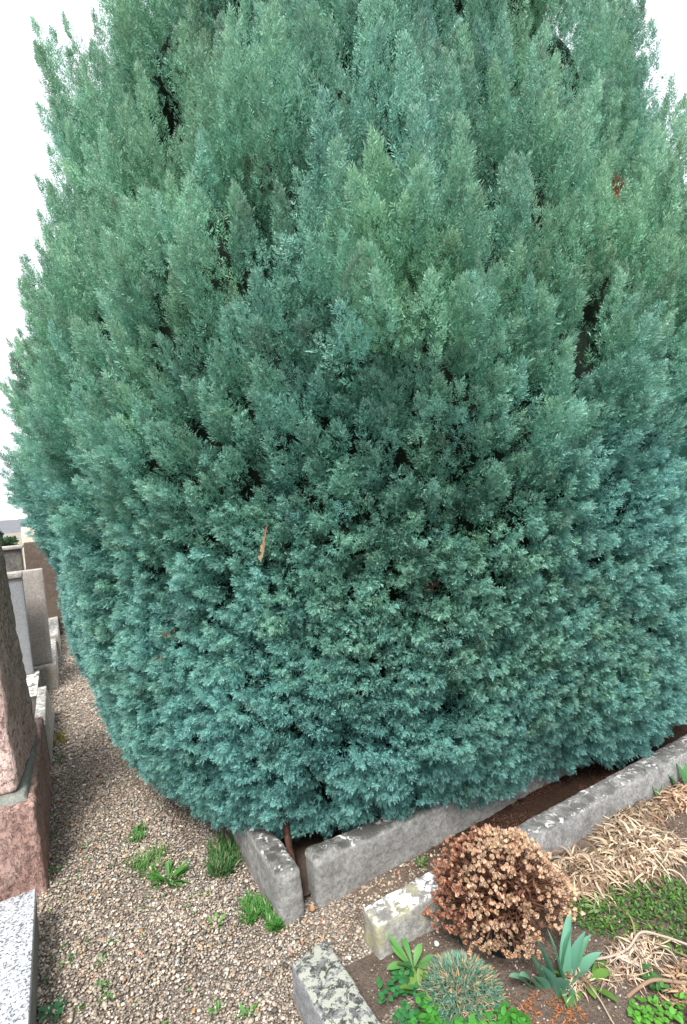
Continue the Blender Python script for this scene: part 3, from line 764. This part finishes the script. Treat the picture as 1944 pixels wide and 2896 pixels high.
for i, (x, y, lab, h_) in enumerate([
    (-.155, 3.02, 'green leafy weed at the foot of the pink plinth, close to its front corner', .045),
    (-.165, 3.36, 'single bluish round leaved sprout against the pink plinth', .03),
    (-.165, 3.58, 'small green weed against the middle of the pink plinth', .035),
    (-.02, 3.14, 'little bright weed in the gravel across from the pink plinth', .04),
    (-.14, 2.46, 'thin green weed by the far corner of the granite slab', .035),
    (-.115, 2.38, 'flat green weed beside the granite tomb among pale pebbles', .04),
    (.005, 2.29, 'small grassy sprout in the gravel a hand from the granite tomb', .035),
    (-.005, 2.17, 'pale green sprout low in the gravel, left part of the path', .04),
    (-.085, 2.13, 'tiny weed with pointed leaves near the clover like weed', .03),
    (.005, 2.11, 'low green sprout nearest the bottom middle of the path', .03),
    (.345, 1.84, 'grey green sprout in the gravel left of the lichen covered kerb', .04),
    (.43, 1.76, 'upright green weed blade at the foot of the lichen covered kerb', .05),
    (-.125, 4.42, 'green weed by the low tan grave kerb', .06),
    (.44, 2.40, 'thin flat weed between the rosette and the spoon leaved seedling', .035),
    (1.345, 1.975, 'green sprig growing in the dirt strip between the two kerbs', .04)]):
    rosette('weed_plant', lab, 'weed', x, y, 13 + i % 5, h_ * .85, h_ * .17, jit(G_BR, random.Random(i), .25), 20 + i, (.25, 1.1), .6, .012 if i == 14 else 0, WG, .012, 1.5)
MOSS = grass('moss_patch', 'yellowish moss patch against the foot of the low grave', 'moss', [(-.125, 4.75, .05), (-.123, 4.82, .05), (-.121, 4.89, .05)], 110, .03, .008, (.26, .22, .04), 8, .1)
def greens():
    rs = random.Random(77); mb = MB()
    for _ in range(170):
        x = rs.uniform(-.2, .55); y = rs.uniform(1.6, 4.2)
        if mnoise.noise((x * 3, y * 3, 9)) < -.05 and x > -.1: continue
        for k in range(rs.randint(3, 6)):
            blade(mb, (x, y, .003), rs.uniform(0, 6.283), rs.uniform(.3, 1.2), rs.uniform(.010, .024), .005, .5, jit(G_BR, rs, .3), 3, .2)
    tag(mb.build('seedlings', MT_ATT), 'sparse tiny green seedlings sprinkled over the gravel', 'seedlings', kind='stuff')
greens()

# tulips
def tulip(x, y, label, leaves, seed, col=G_TUL, z=.0, group='tulip plants in the bed'):
    rs = random.Random(seed); t = thing('tulip_plant', label, 'tulip', (x, y, z), 0, group)
    for (dx, dy, az, el, L, W, bend) in leaves:
        mb = MB(); blade(mb, (dx, dy, -.01), az, el, L * .86, W, bend, jit(col, rs, .12), 10, .35, None, rs.uniform(-.3, .3), .85); mb.build('leaf', MT_ATT, t)
    return t
tulip(1.385, 1.232, 'cluster of broad blue green tulip leaves in front of the black pot', [
    (0, 0, 2.6, 1.45, .26, .052, .15), (.025, .01, .3, 1.42, .25, .040, .2), (-.035, .01, 3.4, 1.25, .22, .054, .4), (-.06, .03, 3.6, 1.15, .19, .052, .45), (-.025, -.01, 4.1, 1.25, .18, .050, .5),
    (.03, .0, -.3, 1.3, .22, .050, .35), (.05, .015, -.2, 1.1, .19, .052, .55), (.01, .02, 5.6, 1.40, .25, .052, .2), (-.04, -.02, 4.4, 1.15, .16, .048, .6), (.01, -.02, 5.0, 1.25, .17, .046, .5), (-.075, .045, 3.3, 1.1, .18, .052, .5), (.045, .03, .1, 1.35, .24, .040, .2),
    (-.05, .045, 2.9, 1.35, .22, .050, .3), (-.09, .06, 3.1, 1.0, .16, .048, .5), (-.02, .03, 3.0, 1.4, .24, .046, .25), (.06, -.005, -.5, 1.05, .16, .046, .6)], 1)
tulip(1.335, 1.172, 'single young tulip shoot of two upright leaves in front of the leaf cluster', [(0, 0, 2.0, 1.35, .085, .022, .3), (.008, 0, .3, 1.25, .075, .022, .4)], 2, (.08, .25, .085))
tulip(1.215, 1.60, 'two dark green leaves half under the left side of the dead flowers', [(0, 0, 1.9, 1.2, .10, .022, .4), (.01, -.02, 2.9, 1.1, .09, .02, .4), (.0, -.05, 2.3, 1.2, .08, .02, .4)], 3, (.035, .13, .075))
tulip(2.68, 1.66, 'tulip with one tall thin leaf and one broad leaf near the pale kerb', [(0, 0, 2.2, 1.35, .23, .022, .15), (.02, .01, .5, .75, .20, .060, .6), (.0, 0, 1.2, 1.3, .12, .03, .3)], 4, (.065, .20, .075))
tulip(2.90, 1.62, 'group of short tulip leaves at the back right of the bed', [(0, 0, 1.5, 1.3, .15, .04, .3), (.05, .02, .8, 1.2, .15, .045, .4), (-.05, .02, 2.3, 1.2, .14, .04, .4), (.02, -.04, 4.6, 1.0, .13, .045, .5), (.10, 0, .5, 1.2, .16, .045, .4), (-.02, .06, 1.9, 1.3, .14, .04, .4)], 5, (.055, .20, .06))
rosette('weed_plant', 'yellowing oval leaves on the soil beside the tulip cluster', 'plant', 1.46, 1.20, 8, .095, .034, (.13, .27, .055), 61, (.05, .5), .5, .01, None, .05, 1.3, True)

# blue-green pinks tuft with dry tips
def pinks():
    rs = random.Random(9); t = thing('dianthus_tuft', 'round tuft of narrow blue green leaves flecked with dry tan tips', 'plant', (1.075, 1.405, 0))
    mb, md = MB(), MB()
    for i in range(4300):
        a = rs.uniform(0, 6.283); r_ = .132 * math.sqrt(rs.random()); e = max(.05, 1.25 - r_ / .122 * .7 + rs.gauss(0, .45))
        zb = .075 * (1 - (r_ / .136) ** 2)
        az = rs.uniform(0, 6.283) if rs.random() < .6 else a
        if rs.random() < .17: blade(md, (r_ * math.cos(a), r_ * math.sin(a), zb), az, e, rs.uniform(.020, .040), .0046, rs.uniform(.2, .9), jit((.50, .33, .19), rs, .3), 3, .2)
        else: blade(mb, (r_ * math.cos(a), r_ * math.sin(a), zb), az, e, rs.uniform(.016, .036), .0044, rs.uniform(.1, .9), jit(G_DIA, rs, .4), 3, .3)
    mb.build('foliage', MT_ATT, t); md.build('dead_foliage', MT_DRY, t)
pinks()

# leafy greens at the front corner of the bed
rosette('leafy_plant', 'upright salad like plant with long light green leaves by the white lichen kerb', 'plant', 1.00, 1.575, 10, .12, .026, (.10, .26, .07), 31, (.7, 1.2), .9, .0, None, .012, 2.0, True)
rosette('leafy_plant', 'yellow green rosette with pale ageing leaves in front of the salad like plant', 'plant', .955, 1.49, 12, .09, .028, (.19, .31, .07), 32, (.3, 1.0), .7, .01, None, .012, 2.0, True)
def clover(name, label, pts, seed, col, n=26, rl=.024):
    rs = random.Random(seed); mb = MB(); cx = sum(p_[0] for p_ in pts) / len(pts); cy = sum(p_[1] for p_ in pts) / len(pts)
    for (x, y, sp) in pts:
        for _ in range(n):
            a = rs.uniform(0, 6.283); r_ = sp * math.sqrt(rs.random()); zb = rs.uniform(.012, .04)
            blade(mb, (x - cx + r_ * math.cos(a), y - cy + r_ * math.sin(a), zb), rs.uniform(0, 6.283), rs.uniform(-.1, .6), rl * rs.uniform(.7, 1.3), rl * rs.uniform(.6, .9), rs.uniform(.2, .8), jit(col, rs, .3), 5, .12, None, rs.uniform(-.3, .3), .95)
    o = mb.build(name, MT_ATT); o.location = (cx, cy, 0); return tag(o, label, 'plant')
clover('leafy_plant', 'low spread of round dark green leaves beside the lichen covered kerb', [(.865, 1.53, .05), (.90, 1.46, .05), (.86, 1.43, .04), (.93, 1.52, .04), (.95, 1.56, .035)], 33, (.045, .19, .06), 20)
clover('leafy_plant', 'mass of bright green leaves in front of the blue green tuft', [(.95, 1.39, .06), (1.02, 1.32, .06), (.90, 1.37, .05), (1.09, 1.27, .05), (1.0, 1.26, .06), (1.14, 1.22, .04)], 34, (.06, .24, .035), 40)
clover('leafy_plant', 'bright green foliage at the lower right corner of the bed', [(1.53, .99, .05), (1.60, .95, .05), (1.48, 1.02, .03), (1.66, .92, .04)], 35, (.10, .30, .04), 34, .02)
clover('leafy_plant', 'small green plant by the brown branch on the bed', [(1.64, 1.07, .03), (1.62, 1.04, .02)], 36, G_MID, 22, .018)
def cover():
    rs = random.Random(41); mb = MB()
    for i in range(9500):
        x = rs.uniform(1.5, 2.6); y = rs.uniform(.8, 1.5)
        u = (x - 1.93) * .78 + (y - 1.23) * -.62; v_ = (x - 1.93) * .62 + (y - 1.23) * .78
        e = (u / .34) ** 2 + (v_ / .20) ** 2 + .35 * mnoise.noise((x * 6, y * 6, 3))
        if e > 1: continue
        zb = .012 + .03 * max(0, 1 - e) * rs.random()
        blade(mb, (x, y, zb), rs.uniform(0, 6.283), rs.uniform(-.1, .9), .014 * rs.uniform(.6, 1.4), .008, .5, jit(rs.choice(((.075, .19, .035), (.055, .15, .04), (.12, .22, .04))), rs, .4), 3, .15, None, 0, .95)
    tag(mb.build('ground_cover', MT_ATT), 'carpet of tiny bright green leaves on the soil right of the tulips', 'ground cover', kind='stuff')
cover()
rosette('weed_plant', 'pale yellow green rosette at the left edge of the leafy carpet', 'plant', 1.765, 1.352, 10, .085, .014, (.26, .34, .14), 37, (.25, .9), .5, .015, None, .01, 1.8, True)

# withered leaf heaps (collapsed strap leaves)
def heap(label, cx, cy, rx, ry, hh, n, seed, L=(.10, .22), wd=.0075, col=STRAW):
    L = (L[0] * .45, L[1] * .62); wd *= .95; n = int(n * 2.6)
    rs = random.Random(seed); t = thing('withered_plant', label, 'dead plant', (cx, cy, 0), 0, 'collapsed dead plants in the bed')
    mb = MB()
    for i in range(n):
        a = rs.uniform(0, 6.283); r_ = math.sqrt(rs.random())
        x = rx * r_ * math.cos(a); y = ry * r_ * math.sin(a)
        z = .01 + hh * (1 - r_ * r_) * rs.uniform(.3, 1.0)
        c = jit(col, rs, .45)
        if rs.random() < .24: c = jit((.26, .17, .11), rs, .3)
        l = rs.uniform(*L)
        blade(mb, (x, y, z), rs.uniform(0, 6.283), rs.uniform(-.1, .9), l, wd * rs.uniform(.5, 1.5), rs.uniform(1.2, 3.6) * min(1, z / .05 + .35), c, 7, .45, None, rs.uniform(-3.5, 3.5), .55, rs.uniform(-2.0, 2.0))
    # keep the tangle on the soil
    mb.v = [(v[0], v[1], max(v[2], .008 + .006 * mnoise.noise((v[0] * 40, v[1] * 40, 0)))) for v in mb.v]
    mb.build('foliage', MT_DRY, t)
heap('tangle of pale straw coloured dead leaves right of the dead flowers', 1.86, 1.50, .16, .12, .075, 330, 1)
heap('largest bleached heap of dead strap leaves above the green carpet', 2.17, 1.43, .22, .12, .10, 480, 2, (.10, .24), .0085, (.57, .455, .335))
heap('greyish brown strip of dead leaves lying along the pale kerb', 2.36, 1.585, .26, .07, .05, 300, 3, (.08, .18), .007, (.42, .33, .24))
heap('reddish tan dead leaves at the foot of the short tulips', 2.72, 1.55, .16, .06, .05, 180, 4, (.08, .16), .008, (.52, .36, .25))
heap('thin dead leaves and stalks below the green carpet', 1.66, 1.155, .17, .055, .025, 150, 5, (.07, .17), .005, (.56, .44, .33))
heap('sparse dead leaves hanging off the tulip cluster', 1.42, 1.205, .06, .03, .03, 46, 6, (.06, .12), .006, (.58, .45, .33))
heap('brown dead leaves behind the bright green foliage in the corner', 1.72, 1.00, .12, .06, .03, 130, 7, (.06, .12), .006, (.42, .29, .19))
mb = MB(); tube(mb, smooth_path([(1.50, 1.235, .03), (1.58, 1.19, .035), (1.66, 1.17, .04), (1.74, 1.17, .06), (1.80, 1.12, .05), (1.87, 1.06, .02)]), [.0042] * 31, 8, (.46, .38, .31, 1), .35)
tag(mb.build('fallen_stalk', MT_DRY), 'pale bare stem arching over the soil below the green carpet', 'stem')
mb = MB(); tube(mb, [(1.62, 1.175, .03), (1.64, 1.12, .025), (1.66, 1.08, .012)], [.0045, .004, .003], 8, (.55, .47, .40, 1), .2)
tag(mb.build('fallen_stalk', MT_DRY), 'short straight pale stalk lying toward the brown branch', 'stem')
mb = MB(); tube(mb, smooth_path([(1.515, 1.085, .01), (1.56, 1.07, .03), (1.62, 1.05, .04), (1.70, .99, .03)]), [.006] * 19, 8, (.30, .20, .14, 1), .25)
tag(mb.build('dead_branch', MT_DRY), 'brown branch lying on the soil at the lower right of the bed', 'branch')
mb = MB(); tube(mb, smooth_path([(1.44, 1.20, .035), (1.43, 1.13, .02), (1.40, 1.06, .012), (1.37, .98, .01)]), [.0026] * 19, 6, (.46, .36, .27, 1), .2)
tag(mb.build('fallen_stalk', MT_DRY), 'long thin tan stem running forward from the tulip cluster', 'stem')

# litter flakes
def litter(name, label, spots, n, col, seed, zf, L=(.008, .022)):
    rs = random.Random(seed); mb = MB()
    for (x0, x1, y0, y1) in spots:
        for _ in range(n):
            x = rs.uniform(x0, x1); y = rs.uniform(y0, y1)
            if mnoise.noise((x * 8, y * 8, seed)) < -.12: continue
            blade(mb, (x, y, zf(x, y) + rs.uniform(.002, .010)), rs.uniform(0, 6.283), rs.uniform(-.3, .5), rs.uniform(*L), rs.uniform(.003, .006), rs.uniform(-.4, .8), jit(col, rs, .4), 2, .2)
    tag(mb.build(name, MT_DRY), label, 'litter', kind='stuff')
litter('leaf_litter', 'rust coloured dead leaf litter on the soil below the tulips', [(1.12, 1.36, 1.08, 1.27), (.98, 1.15, 1.10, 1.2)], 420, (.34, .13, .055), 3, bedz)
litter('needle_litter', 'dark reddish brown conifer litter in the gutter between the kerbs', [(1.35, 2.7, 1.79, 2.035)], 2600, (.12, .062, .040), 4, stripz)  # litter tone kept dark to paint the shade between the kerbs
litter('straw_litter', 'thin straw and root litter in front of the gap between the kerbs', [(.72, .86, 1.86, 2.02)], 130, (.42, .30, .20), 5, stripz, (.03, .07))
litter('soil_litter', 'scattered pale and brown plant crumbs on the bed soil', [(.8, 2.6, .8, 1.66)], 900, (.34, .22, .14), 6, bedz, (.005, .014))
litter('soil_litter', 'brown crumbs and bits between the path and the kerbs', [(.74, 1.4, 1.8, 2.03)], 420, (.30, .17, .10), 7, stripz, (.005, .014))
# dry bulb husk in the gap
mb = MB(); V0, F0 = ico(); 
bm = bmesh.new(); bmesh.ops.create_uvsphere(bm, u_segments=16, v_segments=10, radius=.014)
for v in bm.verts: v.co.x *= .85; v.co.z = v.co.z * .8 + max(0, v.co.z - .006) * 1.2
me = bpy.data.meshes.new('bulb_husk'); bm.to_mesh(me); bm.free(); me.materials.append(mat_plain('orange_husk', (.40, .20, .10), (.52, .30, .17), 90, .6, .3, .3, .002))
me.polygons.foreach_set('use_smooth', np.ones(len(me.polygons), bool))
o = link(bpy.data.objects.new('bulb_husk', me)); o.location = (.808, 2.035, .014)
tag(o, 'small orange brown bulb husk in the gap between the two concrete kerbs', 'bulb')
o = mesh_np('white_stone', *pebbles(np.array([[1.128, 1.598, .015]]), np.array([.012]))[:2], mat_plain('white_quartz', (.7, .67, .62), (.78, .75, .7), 60), smooth=True)
tag(o, 'single white pebble on the bed soil by the white lichen kerb', 'pebble')

# potted dead chrysanthemum
def chrysanthemum():
    rs = random.Random(12)
    t = thing('potted_chrysanthemum', 'dome of dead tan flower heads growing in a black plastic pot', 'potted plant', (1.345, 1.475, 0))
    bm = bmesh.new(); n = 40; prof = [(.0, .0), (.078, .0), (.082, .01), (.098, .12), (.106, .122), (.108, .15), (.100, .152), (.096, .125), (.0, .12)]
    rings = [[bm.verts.new((r_ * math.cos(6.2832 * k / n), r_ * math.sin(6.2832 * k / n), z_)) for k in range(n)] if r_ > 0 else [bm.verts.new((0, 0, z_))] for r_, z_ in prof]
    for a, b in zip(rings[:-1], rings[1:]):
        for k in range(n):
            k2 = (k + 1) % n
            if len(a) == 1: bm.faces.new((a[0], b[k2], b[k]))
            elif len(b) == 1: bm.faces.new((a[k], a[k2], b[0]))
            else: bm.faces.new((a[k], a[k2], b[k2], b[k]))
    bmesh.ops.recalc_face_normals(bm, faces=bm.faces)
    me = bpy.data.meshes.new('pot'); bm.to_mesh(me); bm.free(); me.materials.append(MT_POT)
    link(bpy.data.objects.new('pot', me), t)
    st, hd, lf = MB(), MB(), MB()
    C0 = Vector((.045, .035, .13)); A = Vector((.262, .255, .205))
    for i in range(1720):
        if i % 4 == 0:                                                     # heads sit in small sprays of four
            u = rs.random(); a = rs.uniform(0, 6.283); zz = 1 - 1.22 * u ** 1.05
            s_ = math.sqrt(max(0, 1 - zz * zz)); d0 = Vector((s_ * math.cos(a), s_ * math.sin(a), zz)); kc = rs.uniform(.82, 1.03); hue = rs.uniform(.72, 1.12)
        d = (d0 + Vector((rs.gauss(0, .055), rs.gauss(0, .055), rs.gauss(0, .055)))).normalized()
        k = kc * rs.uniform(.95, 1.05) * (1 + .13 * mnoise.noise(d * 2.3))
        p = C0 + Vector((d.x * A.x, d.y * A.y, d.z * A.z)) * k
        if p.z < .04: p.z = .04 + rs.random() * .04
        if math.hypot(p.x + 1.345 - 1.41, p.y + 1.475 - 1.215) < .10 and p.z < .22: continue
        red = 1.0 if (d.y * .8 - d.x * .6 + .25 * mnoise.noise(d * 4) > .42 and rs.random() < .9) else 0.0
        if i % 3 == 0:
            mid = C0 * .4 + p * .6 + Vector((rs.gauss(0, .012), rs.gauss(0, .012), .012))
            tube(st, [Vector((rs.gauss(0, .03), rs.gauss(0, .03), .12)), mid, p], [.0022, .0018, .0012], 4, jit((.13, .065, .042), rs) + (1,))
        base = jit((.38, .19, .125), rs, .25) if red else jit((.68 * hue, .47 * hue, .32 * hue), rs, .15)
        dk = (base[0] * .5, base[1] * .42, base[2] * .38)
        ax = (d * .55 + Vector((0, 0, .65)) + Vector((rs.gauss(0, .3), rs.gauss(0, .3), rs.gauss(0, .2)))).normalized()
        x = ax.orthogonal().normalized(); y = ax.cross(x); L = rs.uniform(.014, .026); nb = 6
        for b in range(nb):
            an = 6.2832 * b / nb + rs.uniform(-.3, .3); o_ = x * math.cos(an) + y * math.sin(an); sdv = ax.cross(o_)
            wd = L * .22; sp = rs.uniform(.16, .42)
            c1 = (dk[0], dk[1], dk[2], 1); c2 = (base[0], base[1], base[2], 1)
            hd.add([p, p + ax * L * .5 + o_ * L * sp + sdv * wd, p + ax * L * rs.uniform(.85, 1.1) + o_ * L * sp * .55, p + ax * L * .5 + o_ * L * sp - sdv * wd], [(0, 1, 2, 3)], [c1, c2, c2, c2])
    for i in range(900):
        u = rs.random(); a = rs.uniform(0, 6.283); zz = 1 - 1.15 * u; s_ = math.sqrt(max(0, 1 - zz * zz)); d = Vector((s_ * math.cos(a), s_ * math.sin(a), zz))
        p = C0 + Vector((d.x * A.x, d.y * A.y, d.z * A.z)) * rs.uniform(.45, .84)
        if p.z < .05: continue
        blade(lf, p, rs.uniform(0, 6.283), rs.uniform(-1, .6), rs.uniform(.02, .04), rs.uniform(.006, .012), rs.uniform(-.5, 1.5), jit((.15, .075, .05), rs, .4), 3, .3, None, rs.uniform(-1, 1))
    st.build('stem', MT_DRY, t); lf.build('foliage', MT_DRY, t); hd.build('blossom', MT_DRY, t, False)
chrysanthemum()
